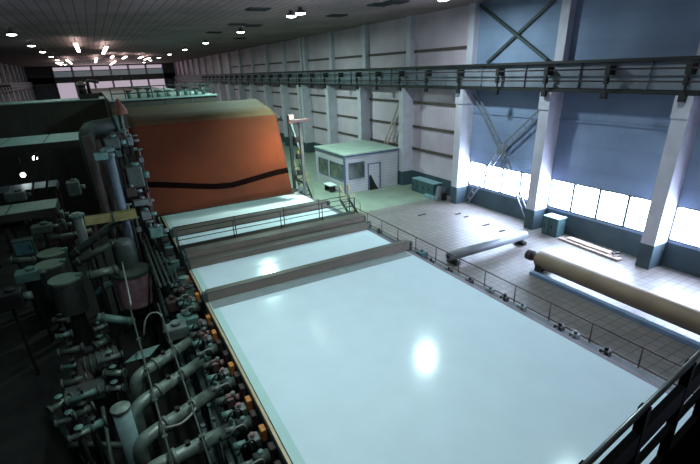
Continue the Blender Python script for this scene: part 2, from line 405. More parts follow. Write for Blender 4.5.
# ceiling strips: an unseen one added to light the sheet, the others far off
g = thing('ceiling_strip_light', 'added long ceiling strip above the front of the paper sheet, nearest the photographer', 'ceiling light', (3.6, 12, ZC), 'far ceiling strips')
m = MB(); m.box(3.3, 4, ZC - .1, 3.9, 17.4, ZC); m.build('housing', lamp_body, g)
m = MB(); m.box(3.4, 4.2, ZC - .16, 3.8, 17.2, ZC - .1); m.build('tube', emit('added_strip_tube', (.85, .98, 1.0), 3.0), g)
sl = area('sheet_fill_light', (3.6, 10.6, ZC - .2),   .5, 680, (.74, .97, .95), None, 2.5, 'RECTANGLE'); sl.data.size_y = 13
fs = [(-.5, 47, 60), (2.0, 52, 66), (1.4, 80, 100), (5.2, 76, 84), (-2.6, 84, 104), (7.6, 78, 84), (4.6, 96, 120), (3.4, 74, 80), (9.2, 84, 92), (-4.6, 96, 110)]  # several of these are added to make the far ceiling glow more
for i, (x, y0, y1) in enumerate(fs):
    g = thing('ceiling_strip_light', 'long glowing ceiling strip above the far machine hoods, %s from the photographer' % ORD[i], 'ceiling light', (x, (y0 + y1) / 2, ZC), 'far ceiling strips')
    m = MB(); m.box(x - .16, y0, ZC - .55, x + .16, y1, ZC - .45); m.build('tube', tube_em, g)
    for q in (y0 + .5, (y0 + y1) / 2, y1 - .5):
        m = MB(); m.cyl((x, q, ZC - .46), (x, q, ZC), .04, 6); m.build('hanger', lamp_body, g)
# ceiling vents
for i, (px, py) in enumerate([(258, 8.6), (337, 15), (380, 4), (396, 1.5), (253, 25), (237, 24), (214, 32), (240, 38)]):
    p = onz(px, py, ZC)
    g = thing('ceiling_vent', 'dark square ceiling vent beside the right lamp row, %s counted from the top right' % ORD[i], 'vent', (p.x, p.y, ZC), 'ceiling vents')
    m = MB(); m.box(p.x - .6, p.y - .5, ZC - .06, p.x + .6, p.y + .5, ZC); m.build('frame', steel_dark, g)
    m = MB()
    for k in range(6): m.box(p.x - .52, p.y - .42 + k * .15, ZC - .09, p.x + .52, p.y - .36 + k * .15, ZC - .06)
    m.build('louvre', steel_black, g)

# ------------------------------------------------------------------ cabin
g = thing('office_cabin', 'white sided office cabin with green roof standing by the right wall', 'cabin', (18, 31.5, 0))
cx0, cx1, cy0, cy1, ch = 15.45, 20.35, 29.1, 34.3, 2.95
m = MB(); m.box(cx0, cy0, 0, cx1, cy1, ch - .02); m.build('wall', cabin_m, g)
m = MB(); m.box(cx0 - .08, cy0 - .08, ch, cx1 + .05, cy1 + .08, ch + .1, .01); m.build('roof', roof_teal, g)
m = MB(); m.box(cx0 - .06, cy0 - .06, ch - .14, cx1 + .04, cy0, ch); m.box(cx0 - .06, cy0, ch - .14, cx0, cy1 + .04, ch); m.box(cx0 - .05, cy0 - .05, 0, cx0 + .07, cy0 + .07, ch - .14); m.build('trim', cabin_trim, g)
def cwin(axis, a0, a1, z0, z1, label=None):
    f = MB(); t = .06
    def bx(mm, u0, w0, u1, w1, d0, d1):
        if axis == 'y': mm.box(u0, cy0 - d1, w0, u1, cy0 - d0, w1)
        else: mm.box(cx0 - d1, u0, w0, cx0 - d0, u1, w1)
    bx(f, a0 - t, z0 - t, a1 + t, z0, 0, .05); bx(f, a0 - t, z1, a1 + t, z1 + t, 0, .05); bx(f, a0 - t, z0, a0, z1, 0, .05); bx(f, a1, z0, a1 + t, z1, 0, .05)
    fr = f.build('window_frame', cabin_trim, g)
    q = MB(); bx(q, a0, z0, a1, z1, 0, .02); q.build('window_glass', glass_m, fr)
cwin('y', 15.85, 17.15, 1.15, 2.3); cwin('x', 29.35, 31.5, 1.05, 2.2); cwin('x', 32.0, 33.6, 1.05, 2.2)
m = MB(); m.box(17.5, cy0 - .06, 0, 17.58, cy0, 2.12); m.box(18.6, cy0 - .06, 0, 18.68, cy0, 2.12); m.box(17.5, cy0 - .06, 2.05, 18.68, cy0, 2.12); m.build('door_frame', cabin_trim, g)
m = MB(); m.box(17.6, cy0 - .03, .02, 18.58, cy0, 2.04); d = m.build('door', cabin_m, g)
m = MB(); m.cyl((18.45, cy0 - .09, 1.0), (18.45, cy0 - .03, 1.0), .03, 8); m.build('handle', steel_black, d)
m = MB(); m.poly([(17.62, cy0 - .12, .0), (18.42, cy0 - .12, .0), (18.2, cy0 - .1, .35), (17.98, cy0 - .1, .75), (17.74, cy0 - .08, 1.25), (17.62, cy0 - .08, 1.1)], -.05)
tag(m.build('cloth', black_cloth), 'black cloth heaped against the cabin doorway', 'cloth')
g = thing('bench', 'small white topped bench outside the cabin\'s window side', 'bench', (14.9, 30.7, 0))
m = MB(); m.box(14.6, 30.1, .5, 15.25, 31.3, .58, .01); m.build('bench_top', white_pl, g)
for yy in (30.2, 31.15):
    m = MB(); m.box(14.7, yy, 0, 15.15, yy + .08, .5); m.build('leg', steel_black, g)

# ------------------------------------------------------------------ things on the right floor
def boxy_cabinet(name, label, cat, x0, y0, x1, y1, h, body, top, doors, axis):
    g = thing(name, label, cat, ((x0 + x1) / 2, (y0 + y1) / 2, 0))
    m = MB(); m.box(x0, y0, 0, x1, y1, h, .015); m.build('body', body, g)
    m = MB(); m.box(x0 - .03, y0 - .03, h, x1 + .03, y1 + .03, h + .06, .01); m.build('top', top, g)
    for k in range(doors):
        m = MB()
        if axis == 'x': u0 = y0 + (y1 - y0) * k / doors + .05; u1 = y0 + (y1 - y0) * (k + 1) / doors - .05; m.box(x0 - .03, u0, .08, x0, u1, h - .06, .008)
        else: u0 = x0 + (x1 - x0) * k / doors + .05; u1 = x0 + (x1 - x0) * (k + 1) / doors - .05; m.box(u0, y0 - .03, .08, u1, y0, h - .06, .008)
        dd = m.build('door', body, g)
        m = MB()
        if axis == 'x': m.box(x0 - .06, u1 - .12, h * .45, x0 - .03, u1 - .07, h * .65)
        else: m.box(u1 - .12, y0 - .06, h * .45, u1 - .07, y0 - .03, h * .65)
        m.build('handle', steel_black, dd)
    return g
boxy_cabinet('tool_chest', 'long teal tool chest with four doors against the white wall', 'tool chest', 20.25, 24.35, 21.0, 27.0, .95, teal_cab, teal_light, 4, 'x')
m = MB(); m.box(19.85, 23.75, 0, 20.12, 25.0, .22, .02); tag(m.build('crate', teal_light), 'low pale teal crate on the floor in front of the tool chest', 'crate')
g = thing('panel', 'grey sheet panel propped on a dark block beside the tool chest', 'panel', (20.4, 23.5, 0))
m = MB(); m.bar((20.05, 23.55, 0.03), (20.32, 23.55, 1.0), .85, .04, 0, (0, 1, 0)); m.build('sheet', gray_steel, g)
m = MB(); m.box(20.3, 23.3, 0, 20.6, 23.8, .55, .02); m.build('block', steel_black, g)
boxy_cabinet('locker', 'short teal locker with pale side beside the second windowed column', 'locker', 20.55, 14.25, 21.2, 15.2, 1.0, teal_cab, teal_light, 2, 'x')
# boards
g = thing('board_stack', 'pale narrow boards lying on the floor below the windows', 'boards', (20.8, 12.3, 0))
for k, (xa, za, bow) in enumerate(((20.62, .06, 0), (20.86, .06, 0), (20.74, .15, .12))):
    m = MB(); m.bar((xa, 14.0 - .2 * k, za), (xa - .25 + .05 * k, 10.6 + .3 * k, za), .34, .1); m.build('board', board_m, g)
m = MB(); m.bar((20.4, 11.0, .24), (20.75, 10.9, .24), .14, .1, .01); m.build('clamp', steel_black, g)
# big wrapped roll
g = thing('paper_roll', 'long brown wrapped roll resting on dark stands across the tiles', 'roll', (16.9, 7, 0))
RXc = 16.4; ra, rb, rr, rz = 12.0, -4.0, .4, .58
m = MB(); m.lathe([(.34, 0), (rr, .06), (rr, 16.0), (.34, 16.06)], (RXc, rb, rz), 36, 'y')
o = m.build('roll_body', paper_roll, g)
for f in o.data.polygons: f.use_smooth = len(f.vertices) == 4
m = MB(); m.lathe([(.22, 0), (.22, .2), (.14, .22), (.14, .34), (.24, .36), (.24, .62), (.1, .64)], (RXc, ra - .03 + .06, rz), 20, 'y'); m.build('journal', steel_brown, g)
for yy in (11.75, 4.5):
    m = MB(); m.box(RXc - .45, yy - .16, 0, RXc + .45, yy + .16, .16, .02)
    for q in (-1, 1): m.bar((RXc + q * .36, yy - .13, .3), (RXc + q * .36, yy + .13, .3), .16, .26)
    m.build('stand', steel_black, g)
m = MB(); m.bar((15.78, 11.9, .09), (15.78, -3, .09), .22, .18, .02)
tag(m.build('timber_beam', beam_blue), 'pale blue beam lying on the tiles alongside the brown roll', 'beam')
# thin roll
g = thing('steel_roll', 'slim grey roll lying crosswise on the floor behind the brown roll', 'roll', (16, 14.8, 0))
m = MB(); m.lathe([(.16, 0), (.24, .04), (.24, 5.3), (.16, 5.34)], (13.35, 14.75, .42), 24, 'x')
o = m.build('roll_body', roll_grey, g)
for f in o.data.polygons: f.use_smooth = len(f.vertices) == 4
for xx in (13.3, 18.66):
    m = MB(); m.cyl((xx, 14.75, .42), (xx + .12, 14.75, .42), .1, 14); m.build('journal', steel_black, g)
for xx in (13.7, 18.3):
    m = MB(); m.box(xx - .14, 14.4, 0, xx + .14, 15.1, .18, .02); m.build('stand', steel_black, g)
# small debris on the tiles
for i, (px, py, w) in enumerate([(422, 215, .3), (458, 214, .2), (486, 225, .25), (502, 231, .2), (466, 217, .15)]):
    p = onz(px, py, 0); m = MB(); m.box(p.x - w, p.y - .06, 0, p.x + w, p.y + .06, .05, .01)
    tag(m.build('offcut', steel_brown), 'small dark offcut lying on the tiles, %s counted from the cabin side' % ORD[[0, 1, 3, 4, 2][i]], 'offcut', 'offcuts on the tiles')

# ------------------------------------------------------------------ railing right of the sheet
g = thing('safety_railing', 'thin brown safety railing between the sheet and the tiled floor', 'railing', (12.65, 12, 0))
ys = [2.2 + 1.58 * k for k in range(14)]
for z in (1.05, .42):
    m = MB(); m.cyl((12.65, ys[0], z), (12.65, ys[-1], z), .025, 8); m.build('rail', rail_m, g)
for y in ys:
    m = MB(); m.cyl((12.65, y, 0), (12.65, y, 1.05), .025, 8); m.cyl((12.65, y, 0), (12.65, y, .02), .07, 10); m.build('post', rail_m, g)

# ------------------------------------------------------------------ the machine: bed, web, foil boxes
ML, MR = 2.07, 11.25
g = thing('machine_bed', 'dark steel bed carrying the wet paper sheet', 'machine bed', (6.6, 15, 0))
m = MB(); m.box(ML + .08, 0.5, 0, MR - .05, 29.6, .88); m.build('bed_body', steel_black, g)
m = MB(); m.box(MR - .02, 0.5, 0, MR + .3, 29.6, .93, .02); m.build('side_beam', mat('mauve_side_beam', (112, 100, 110), .5, .1, .3, 2), g)
m = MB(); m.box(MR + .3, 0.5, 0, 12.4, 27.5, .5, .02); m.build('step', steel_dark, g)
m = MB(); m.box(ML - .12, 0.5, .3, ML + .06, 29.6, .9, .01); m.build('side_beam', steel_dark, g)
m = MB(); m.box(ML - .1, 0.5, .91, ML - .02, 29.6, .98, .005); m.build('edge_rail', mat('pale_edge_rail', (190, 170, 140), .4, .1, .2, 3), g)
b = MB()
NY = 60
def web_strip(x0, x1):
    b.box(x0, .5, .96, x1, 29.3, 1.0)
b.mi = 1; web_strip(ML, ML + .24); b.mi = 0; web_strip(ML + .24, MR)
tag(b.build('paper_sheet', [web_m, web_edge]), 'huge glossy pale blue wet paper sheet running along the machine', 'paper sheet')

def foil(name, label, y0, y1, h, xl, xr, step=0):
    g = thing(name, label, 'foil box', ((xl + xr) / 2, (y0 + y1) / 2, 1.0), 'brown foil boxes across the sheet')
    m = MB(); m.box(xl, y0, 1.005, xr - .06, y1, 1.0 + h - .04, .01); m.build('body', foil_m, g)
    m = MB(); m.box(xl, y0 - .03, 1.0 + h - .04, xr, y1, 1.0 + h, .008); m.build('cover', foil_top, g)
    m = MB(); m.cyl((xr - .06, (y0 + y1) / 2, 1.0 + h * .55), (xr + .16, (y0 + y1) / 2, 1.0 + h * .55), min(.17, (y1 - y0) * .42), 16); m.build('end_cap', steel_black, g)
    m = MB(); m.box(xl - .16, y0 + .02, .99, xl, y1 - .02, 1.0 + h - .05, .02); m.build('end_plate', steel_dark, g)
    return g
foil('foil_box', 'low brown foil box across the sheet, nearest the camera', 15.4, 15.68, .42, ML, 11.55)
foil('foil_box', 'flat brown foil box across the sheet, in front of the taller one', 18.9, 19.42, .3, ML, 11.45)
foil('foil_box', 'tall brown foil box across the sheet, beside the dark walkway', 19.5, 20.1, .6, ML, 11.5)
foil('foil_box', 'brown foil box farthest from the camera, before the orange felt', 23.75, 24.1, .45, ML, 11.35)
# the sheet's shade painted as a grey strip before the first foil box
m = MB(); m.box(ML + .05, 14.75, 1.002, MR - .1, 15.36, 1.02); tag(m.build('painted_shade_strip', mat('grey_painted_shade', (140, 150, 152), .35, .1, .15, 2)), 'narrow grey strip of painted shade along the nearest foil box', 'sheet_shade')
# cross walkway with double handrail
g = thing('walkway', 'dark narrow walkway crossing the sheet behind the tall foil box', 'walkway', (6.6, 20.6, 1.0))
m = MB(); m.box(ML - .2, 20.2, 1.42, 11.4, 20.9, 1.5, .005); m.build('deck', steel_black, g)
for xx in (ML - .15, 11.2):
    m = MB(); m.box(xx, 20.25, 1.005, xx + .12, 20.85, 1.42); m.build('support', steel_black, g)
def cross_rail(label, y, xs, x0, x1):
    g = thing('walkway_handrail', label, 'handrail', ((x0 + x1) / 2, y, 1.5), 'handrails of the cross walkway')
    for z in (2.45, 1.98):
        m = MB(); m.cyl((x0, y, z), (x1, y, z), .022, 8); m.build('rail', rail_dk, g)
    for x in xs:
        m = MB(); m.cyl((x, y, 1.5), (x, y, 2.45), .025, 8); m.build('post', rail_dk, g)
cross_rail('thin dark handrail on the near edge of the cross walkway', 20.26, [1.9, 4.5, 6.95, 9.3, 11.3], 1.9, 11.3)
cross_rail('thin dark handrail on the far edge of the cross walkway', 20.86, [1.9, 4.75, 7.35, 9.4, 11.3], 1.9, 11.3)
# blocks on the step beside the sheet
n = 0
for (px, py, kind) in [(409, 247, 0), (422, 255, 1), (431, 262, 0), (449, 270, 0), (470, 281, 0), (494, 289, 2), (507, 297, 0), (525, 306, 2), (562, 326, 0), (580, 333, 2), (611, 349, 0), (385, 230, 0), (372, 222, 0)]:
    p = onz(px, py, .62); n += 1; x, y = max(min(p.x, 12.2), 11.8), p.y
    g = thing('edge_clamp', ['small dark clamp', 'teal clamp box', 'small pale clamp'][kind] + ' on the step right of the sheet, ' + ('nearest the tall foil box' if n == 13 else '%s from the near foil box' % ORD[[0, 1, 2, 3, 4, 5, 6, 7, 8, 9, 10, 11, 12][n - 1]] if n < 12 else 'between the foil boxes'), 'clamp', (x, y, .5), 'clamps along the right edge')
    bm_ = [steel_black, teal_cab, gray_steel][kind]; s = [.12, .2, .12][kind]
    m = MB(); m.box(x - s, y - s, .5, x + s, y + s * 1.3, .5 + s * 1.5, .02); m.build('block', bm_, g)
    m = MB(); m.cyl((x - s - .2, y, .6), (x - s, y, .6), .05, 10); m.build('rod', gray_steel, g)
    m = MB(); m.cyl((x, y, .5 + s * 1.5), (x, y, .62 + s * 1.5), .06, 10); m.build('knob', bm_, g)

# ------------------------------------------------------------------ orange felt and its frame
prof = [(26.75, 1.45), (26.66, 1.6), (26.75, 1.9), (28.36, 6.15), (28.5, 6.4), (28.8, 6.62), (29.2, 6.78), (31.5, 7.28)]
def felt_x(z): t = max(0, min(1, (z - 1.6) / 5.6)); return 1.12 + .22 * t, 10.15 - .0 * t - .25 * max(0, (z - 6.3))
b = MB(); NX = 24; grid = []
for (y, z) in prof:
    a0, a1 = felt_x(z); grid.append([b.bm.verts.new((a0 + (a1 - a0) * i / NX, y, z)) for i in range(NX + 1)])
for r in range(len(prof) - 1):
    b.mi = 0 if r < 4 else 1
    for i in range(NX):
        f = b.bm.faces.new((grid[r][i], grid[r][i + 1], grid[r + 1][i + 1], grid[r + 1][i])); f.smooth = True; f.material_index = b.mi
o = b.build('press_felt', [felt_m, felt_top]); tag(o, 'broad orange felt stretched up over a roll behind the sheet', 'felt')
sm = o.modifiers.new('thickness', 'SOLIDIFY'); sm.thickness = .03; sm.offset = -1
# dark band wandering across the felt
b = MB(); pts = []
band_px = [(147, 184.5), (170, 185), (195, 186), (215, 186.5), (232, 185), (250, 180), (265, 175.5), (278, 172), (288, 170)]
up = Vector((0, 1.61, 4.25)).normalized(); nrm = Vector((0, -4.25, 1.61)).normalized()
P0 = Vector((5, 26.75, 1.9))
for (px, py) in band_px:
    d = ray(px, py); c0 = Vector((0, 0, H)); t = (P0 - c0).dot(nrm) / d.dot(nrm); pts.append(c0 + d * t)
va = []
for p in pts: va.append([b.bm.verts.new(p + up * s + nrm * .012) for s in (-.17, .17)])
for a, c in zip(va, va[1:]): b.bm.faces.new((a[0], c[0], c[1], a[1]))
sb = b.build('dark_band', felt_band, o); sm = sb.modifiers.new('thickness', 'SOLIDIFY'); sm.thickness = .01; sm.offset = 0
for (lab, y, z, r) in (('dark guide roll under the lower edge of the orange felt', 26.98, 1.55, .2), ('dark guide roll inside the top bend of the orange felt', 28.86, 6.12, .3)):
    g = thing('felt_roll', lab, 'roll', (5.7, y, z)); m = MB(); m.cyl((1.1, y, z), (10.35, y, z), r, 24); m.build('roll_body', steel_brown, g)
    for xx in (.8, 10.35):
        m = MB(); m.cyl((xx, y, z), (xx + .3, y, z), .1, 12); m.build('journal', steel_black, g)
g = thing('felt_support', 'grey steel support with a pinkish cross arm right of the orange felt', 'support', (11.4, 27.5, .93))
m = MB(); m.box(11.32, 27.4, .935, 11.52, 27.62, 5.85, .02); m.build('upright', gray_steel, g)
m = MB(); m.box(11.3, 29.3, .935, 11.5, 29.5, 6.4, .02); m.build('upright', steel_dark, g)
m = MB(); m.box(10.6, 27.35, 5.86, 12.1, 27.7, 6.06, .02); m.build('cross_arm', pipe_pink, g)
m = MB(); m.bar((11.42, 27.62, 3.6), (11.4, 29.3, 6.0), .12, .12); m.build('diagonal', gray_steel, g)
m = MB(); m.bar((11.42, 27.62, 1.8), (11.4, 29.3, 1.8), .12, .12); m.build('tie', steel_dark, g)
for zz in (1.3, 2.4, 3.5, 4.6):
    m = MB(); m.box(11.0, 27.45, zz, 11.32, 27.7, zz + .35, .03); m.build('bearing_box', steel_black if zz > 1.4 else gray_steel, g)
g = thing('felt_side_frame', 'black side frame leaning along the left edge of the orange felt', 'frame', (.75, 27.4, -4))
m = MB(); m.bar((.95, 26.9, 1.3), (1.0, 28.75, 6.3), .2, .4, .02); m.build('beam', steel_black, g)
m = MB(); m.bar((1.0, 28.75, 6.3), (1.05, 31.0, 7.0), .2, .3, .02); m.build('beam', steel_black, g)
m = MB(); m.box(.85, 26.75, -4, 1.05, 27.1, 1.35); m.build('foot', steel_black, g)
g = thing('added_box_lamp', 'pinkish box with an added lamp on the cross arm beside the orange felt', 'lamp', (10.8, 27.5, 6.06))
m = MB(); m.box(10.62, 27.4, 6.062, 11.0, 27.68, 6.4, .03); m.build('housing', pipe_pink, g)
m = MB(); m.box(10.66, 27.37, 6.1, 10.96, 27.4, 6.36); m.build('lens', emit('added_warm_lens', (1, .7, .5), .8), g)  # glowing lens added to the box
area('felt_fill_light', (10.6, 25.6, 6.2), .4, 90, (1.0, .68, .36), None, 1.8, 'DISK', (9.4, 27.6, 3.8))  # light added in front of the felt to brighten its right side
# yellow stairs
def stair(label, x, w, ya_, za_, yb_, zb_):
    g = thing('stair', label, 'stairs', (x, (ya_ + yb_) / 2, zb_), 'yellow railed stairs right of the machine')
    for q in (x, x + w):
        m = MB(); m.bar((q, ya_, za_), (q, yb_, zb_ + .1), .06, .2); m.build('stringer', steel_dark, g)
        m = MB(); m.tube([(q, ya_, za_), (q, ya_, za_ + .95), (q, yb_, zb_ + .95), (q, yb_, zb_)], .04, 8)
        m.cyl((q, (ya_ + yb_) / 2, (za_ + zb_) / 2), (q, (ya_ + yb_) / 2, (za_ + zb_) / 2 + .95), .03, 8); m.build('handrail', yellow, g)
    k = max(3, int((za_ - zb_) / .25))
    for i in range(k):
        t = (i + .5) / k; yy = ya_ + (yb_ - ya_) * t; zz = za_ + (zb_ - za_) * t; m = MB(); m.box(x, yy - .12, zz - .03, x + w, yy + .12, zz); m.build('tread', steel_dark, g)
stair('steep stair with yellow handrails climbing beside the orange felt', 11.65, .6, 30.2, 2.6, 28.0, 0)
stair('short stair with yellow handrails near the right end of the walkway', 12.8, .6, 24.9, 1.0, 23.3, 0)

# ------------------------------------------------------------------ machine hoods behind the felt
def hood(label, x0, x1, y0, y1, z0, z1, top, nm='dryer_hood'):
    g = thing(nm, label, 'machine hood', ((x0 + x1) / 2, (y0 + y1) / 2, z0))
    m = MB(); m.box(x0, y0, z0, x1, y1, z1 - .12); m.build('body', hood_m, g)
    m = MB(); m.box(x0 - .1, y0 - .15, z1 - .12, x1 + .1, y1, z1, .02); m.build('roof', top, g)
    m = MB()
    k = int((x1 - x0) / 2.2)
    for i in range(1, k): xx = x0 + (x1 - x0) * i / k; m.box(xx - .04, y0 - .05, z0, xx + .04, y0, z1 - .12)
    m.build('seam_strip', steel_dark, g); return g
hood('long dark machine hood with pale roof edge, far left', -13.0, .7, 51.5, 57, -4, 7.2, hood_top_m)
hood('dark machine hood with thin pale roof edge behind the orange felt', 1.0, 9.8, 43, 75, 0, 7.3, hood_top_m)
hood('farthest dark machine hood below the end windows', -2, 10.5, 82, 120, 0, 7.0, hood_m)
g = thing('hood_railing', 'dark tangle of railing on the hood roof behind the felt', 'railing', (5.5, 43.4, 7.3))
for z in (7.75, 8.25):
    m = MB(); m.cyl((1.2, 43.4, z), (9.7, 43.4, z), .04, 8); m.build('rail', steel_dark, g)
for k in range(9):
    x = 1.2 + 8.5 * k / 8; m = MB(); m.cyl((x, 43.4, 7.3), (x, 43.4, 8.25), .04, 8); m.build('post', steel_dark, g)
for i in range(9):
    x = 2.6 + i * .82; hh = .4 + .5 * rnd.random(); y = 44.4 + rnd.random()
    g = thing('roof_valve', 'dark green valve on the hood roof behind the felt, %s from the left' % ORD[i], 'valve', (x, y, 7.3), 'valves on the hood roof')
    m = MB(); m.cyl((x, y, 7.3), (x, y, 7.3 + hh), .16, 10); m.build('body', teal_steel, g)
    m = MB(); m.lathe([(.3, 0), (.34, .05), (.3, .1)], (x, y, 7.3 + hh), 14); m.build('wheel', steel_black, g)
g = thing('exhaust_pump', 'black pump silhouetted on the left hood roof before the end windows', 'pump', (-.6, 50, 7.2))
m = MB(); m.box(-1.4, 51.8, 7.2, .3, 52.6, 7.7, .05); m.build('base', steel_black, g)
m = MB(); m.cyl((-1.0, 52.2, 7.7), (-1.0, 52.2, 8.5), .35, 14); m.lathe([(.35, 0), (.5, .1), (.2, .4), (.1, .45)], (-1.0, 52.2, 8.4), 14); m.build('motor', steel_black, g)
m = MB(); m.tube(bent([(-.4, 52.2, 7.7), (-.4, 52.2, 8.9), (.6, 52.2, 8.7)], .25), .16, 10); m.build('pipe', steel_black, g)

# ------------------------------------------------------------------ left platforms, lamps
def platform(label, x0, x1, y0, y1, z, th, topm, seams, legs=True):
    g = thing('platform', label, 'platform', ((x0 + x1) / 2, (y0 + y1) / 2, z))
    m = MB(); m.box(x0, y0, z - th, x1, y1, z - .04); m.build('body', hood_m, g)
    for i in range(seams):
        a = x0 + (x1 - x0) * i / seams; c = x0 + (x1 - x0) * (i + 1) / seams; m = MB(); m.box(a + .05, y0 - .05, z - .04, c - .05, y1, z, .01); m.build('cover_sheet', topm, g)
    if legs:
        for xx in (x0 + .2, x1 - .4):
            for yy in ((y0 + .1, y1 - .4) if z < 4 else (y1 - .9, y1 - .4)):
                m = MB(); m.box(xx, yy, -4, xx + .25, yy + .25, z - th); m.build('leg', steel_brown, g)
platform('upper left platform topped by three pale sheets with dark seams', -9.2, -1.35, 37.6, 43.5, 5.0, .5, hood_top_m, 3)
platform('middle left platform with a dull grey top edge', -9.6, -3.9, 37.2, 39.6, 2.0, .35, mat('dull_blue_sheet', (70, 80, 92), .6, .1, .3, 1), 2)
platform('lower left platform with two pale sloping top sheets', -8.6, -3.55, 30.6, 33.0, 2.0, .5, mat('dull_grey_sheet', (132, 146, 140), .6, .1, .3, 1), 2)
def flood(label, px, py, y):
    p = ony(px, py, y); g = thing('flood_lamp', label, 'lamp', p, 'bright lamps under the left platform')
    m = MB(); m.cyl(p + Vector((0, .05, 0)), p + Vector((0, .35, .12)), .2, 14, .12); m.build('reflector', lamp_body, g)
    m = MB(); m.cyl(p + Vector((0, -.02, 0)), p + Vector((0, .05, 0)), .17, 14); m.build('lens', lens_em, g)
    m = MB(); m.cyl(p + Vector((0, .3, .1)), (p.x, p.y + .3, 4.48), .03, 6); m.build('stem', steel_black, g)
    area('flood_lamp_light', p + Vector((0, -.12, 0)), .3, 8, COOL, None, PI, 'DISK', p + Vector((.5, -3, -2)))
flood('upper bright lamp hanging under the left platform', 35, 158, 41.5)
flood('lower bright lamp hanging under the left platform', 23, 175, 40.2)

# ------------------------------------------------------------------ drive side: tall posts, pipes, tanks
def vpipe(name, label, cat, px0, py0, px1, y, r, m_, flange=True, z0=None):
    t = ony(px0, py0, y); z0 = -4.0 if z0 is None else z0
    g = thing(name, label, cat, (t.x, y, z0))
    m = MB(); m.cyl((t.x, y, z0), (t.x, y, t.z), r, 16); m.build('pipe_body', m_, g)
    if flange:
        m = MB(); m.lathe([(r * 1.02, 0), (r * 1.6, .01), (r * 1.6, .12), (r * 1.02, .13)], (t.x, y, t.z - .2), 16); m.build('flange', teal_steel, g)
    return g
vpipe('standing_pipe', 'tall smooth blue grey standing pipe left of the orange felt', 'pipe', 107, 147, 122, 24.5, .2, pipe_blue)
vpipe('support_post', 'dark brown support post left of the blue grey pipe', 'post', 86, 136, 104, 25.5, .22, steel_brown, False)
vpipe('support_post', 'slimmer dark brown post between the thick post and blue grey pipe', 'post', 97, 140, 112, 26.2, .14, steel_brown, False)
# large round elbow on top of the brown post
p = ony(90, 136, 26); g = thing('duct_elbow', 'big dull green duct elbow at the end of the pale platform sheets', 'duct', p)
m = MB(); m.tube(bent([(p.x - .2, 26.9, 3.0), (p.x - .2, 26.9, 6.6), (p.x + 1.4, 26.9, 6.75)], .55, 8), .38, 18); m.build('duct_body', pipe_dull, g)
m = MB(); m.box(p.x - .4, 26.7, -4, p.x, 27.1, 3.0); m.build('stand', steel_black, g)
m = MB(); m.cyl((p.x + 1.3, 26.9, 6.75), (p.x + 1.45, 26.9, 6.76), .46, 18); m.build('flange', teal_steel, g)
# arms beside the blue grey pipe
def block(name, label, cat, px, py, y, sx, sy, sz, m_, m2=None, grp=None, extra=True):
    p = ony(px, py, y); g = thing(name, label, cat, (p.x, y, p.z - sz), grp)
    m = MB(); m.box(p.x - sx, y - sy, p.z - sz, p.x + sx, y + sy, p.z + sz, min(sx, sy, sz) * .2); m.build('housing', m_, g)
    if y != 24.05:
        zf = .66 if (.4 < p.x < 1.45 and 18.4 < y < 27.7) else -4.0 if p.x < 1.7 else 0; m = MB(); m.box(p.x - .06, y - .06 + sy * .5, zf, p.x + .06, y + .06 + sy * .5, p.z - sz); m.build('stand', steel_black, g)
    if extra:
        m = MB(); m.cyl((p.x + sx * .3, y, p.z + sz), (p.x + sx * .3, y, p.z + sz + .14), min(sx, sy) * .5, 12); m.build('cap', m2 or m_, g)
        m = MB(); m.cyl((p.x + sx, y, p.z), (p.x + sx + .3, y, p.z), min(sy, sz) * .45, 10); m.build('shaft', m2 or gray_steel, g)
    return g
block('gearbox', 'pale teal gearbox clamped to the top of the blue grey pipe', 'gearbox', 101, 156, 24.05, .3, .2, .17, teal_steel)
block('gearbox', 'tilted teal gearbox right of the blue grey pipe top', 'gearbox', 120, 153, 27.2, .22, .2, .18, teal_steel)
block('motor', 'dull green motor above the blue grey pipe', 'motor', 112, 143, 25.2, .35, .3, .25, pipe_dull, teal_steel)
block('junction_box', 'small pale box beside the upper left corner of the felt', 'box', 130, 141, 26.0, .14, .14, .2, gray_steel)
block('gearbox', 'dark gearbox under the rusty bell hood', 'gearbox', 113, 131, 28, .38, .3, .22, pipe_dull, gray_steel)
block('gearbox', 'brownish flat gearbox beside the felt\'s upper left edge', 'gearbox', 119, 137, 26.5, .6, .2, .09, pipe_pink)
block('gearbox', 'teal lidded gearbox above the duct elbow', 'gearbox', 101, 126, 29, .45, .3, .2, teal_steel)
block('gearbox', 'round shouldered grey gearbox low beside the felt', 'gearbox', 135, 176, 25.6, .4, .4, .55, pipe_dull, teal_steel)
block('gearbox', 'pale oval gearbox at the lower left corner of the felt', 'gearbox', 141, 202, 24.8, .35, .25, .14, gray_steel)
block('valve_block', 'dark valve block left of the felt, topmost of the column', 'valve', 127, 150, 26.3, .2, .2, .2, steel_black, gray_steel)
block('valve_block', 'dark valve block left of the felt, below the grey gearbox', 'valve', 131, 192, 25.2, .25, .2, .25, steel_brown, gray_steel)
block('valve_block', 'pale valve block beside the first white strip of sheet', 'valve', 146, 215, 24, .22, .2, .22, gray_steel, teal_steel)
block('valve_block', 'teal valve block beside the walkway\'s left end', 'valve', 156, 232, 22.8, .3, .25, .25, teal_steel, gray_steel)
# rusty bell hood on a stem
p = ony(119, 107, 26.3); g = thing('bell_hood', 'rusty bell shaped hood on a stem above the drive side', 'hood', p)
m = MB(); m.lathe([(.36, -.36), (.34, -.2), (.22, .1), (.09, .27), (.06, .4)], p, 18); m.build('bell', copper_m, g)
m = MB(); m.cyl(p + Vector((0, 0, -2.4)), p + Vector((0, 0, -.3)), .06, 8); m.build('stem', gray_steel, g)
m = MB(); m.lathe([(.14, -2.5), (.14, -2.3)], p, 12); m.build('foot', steel_black, g)
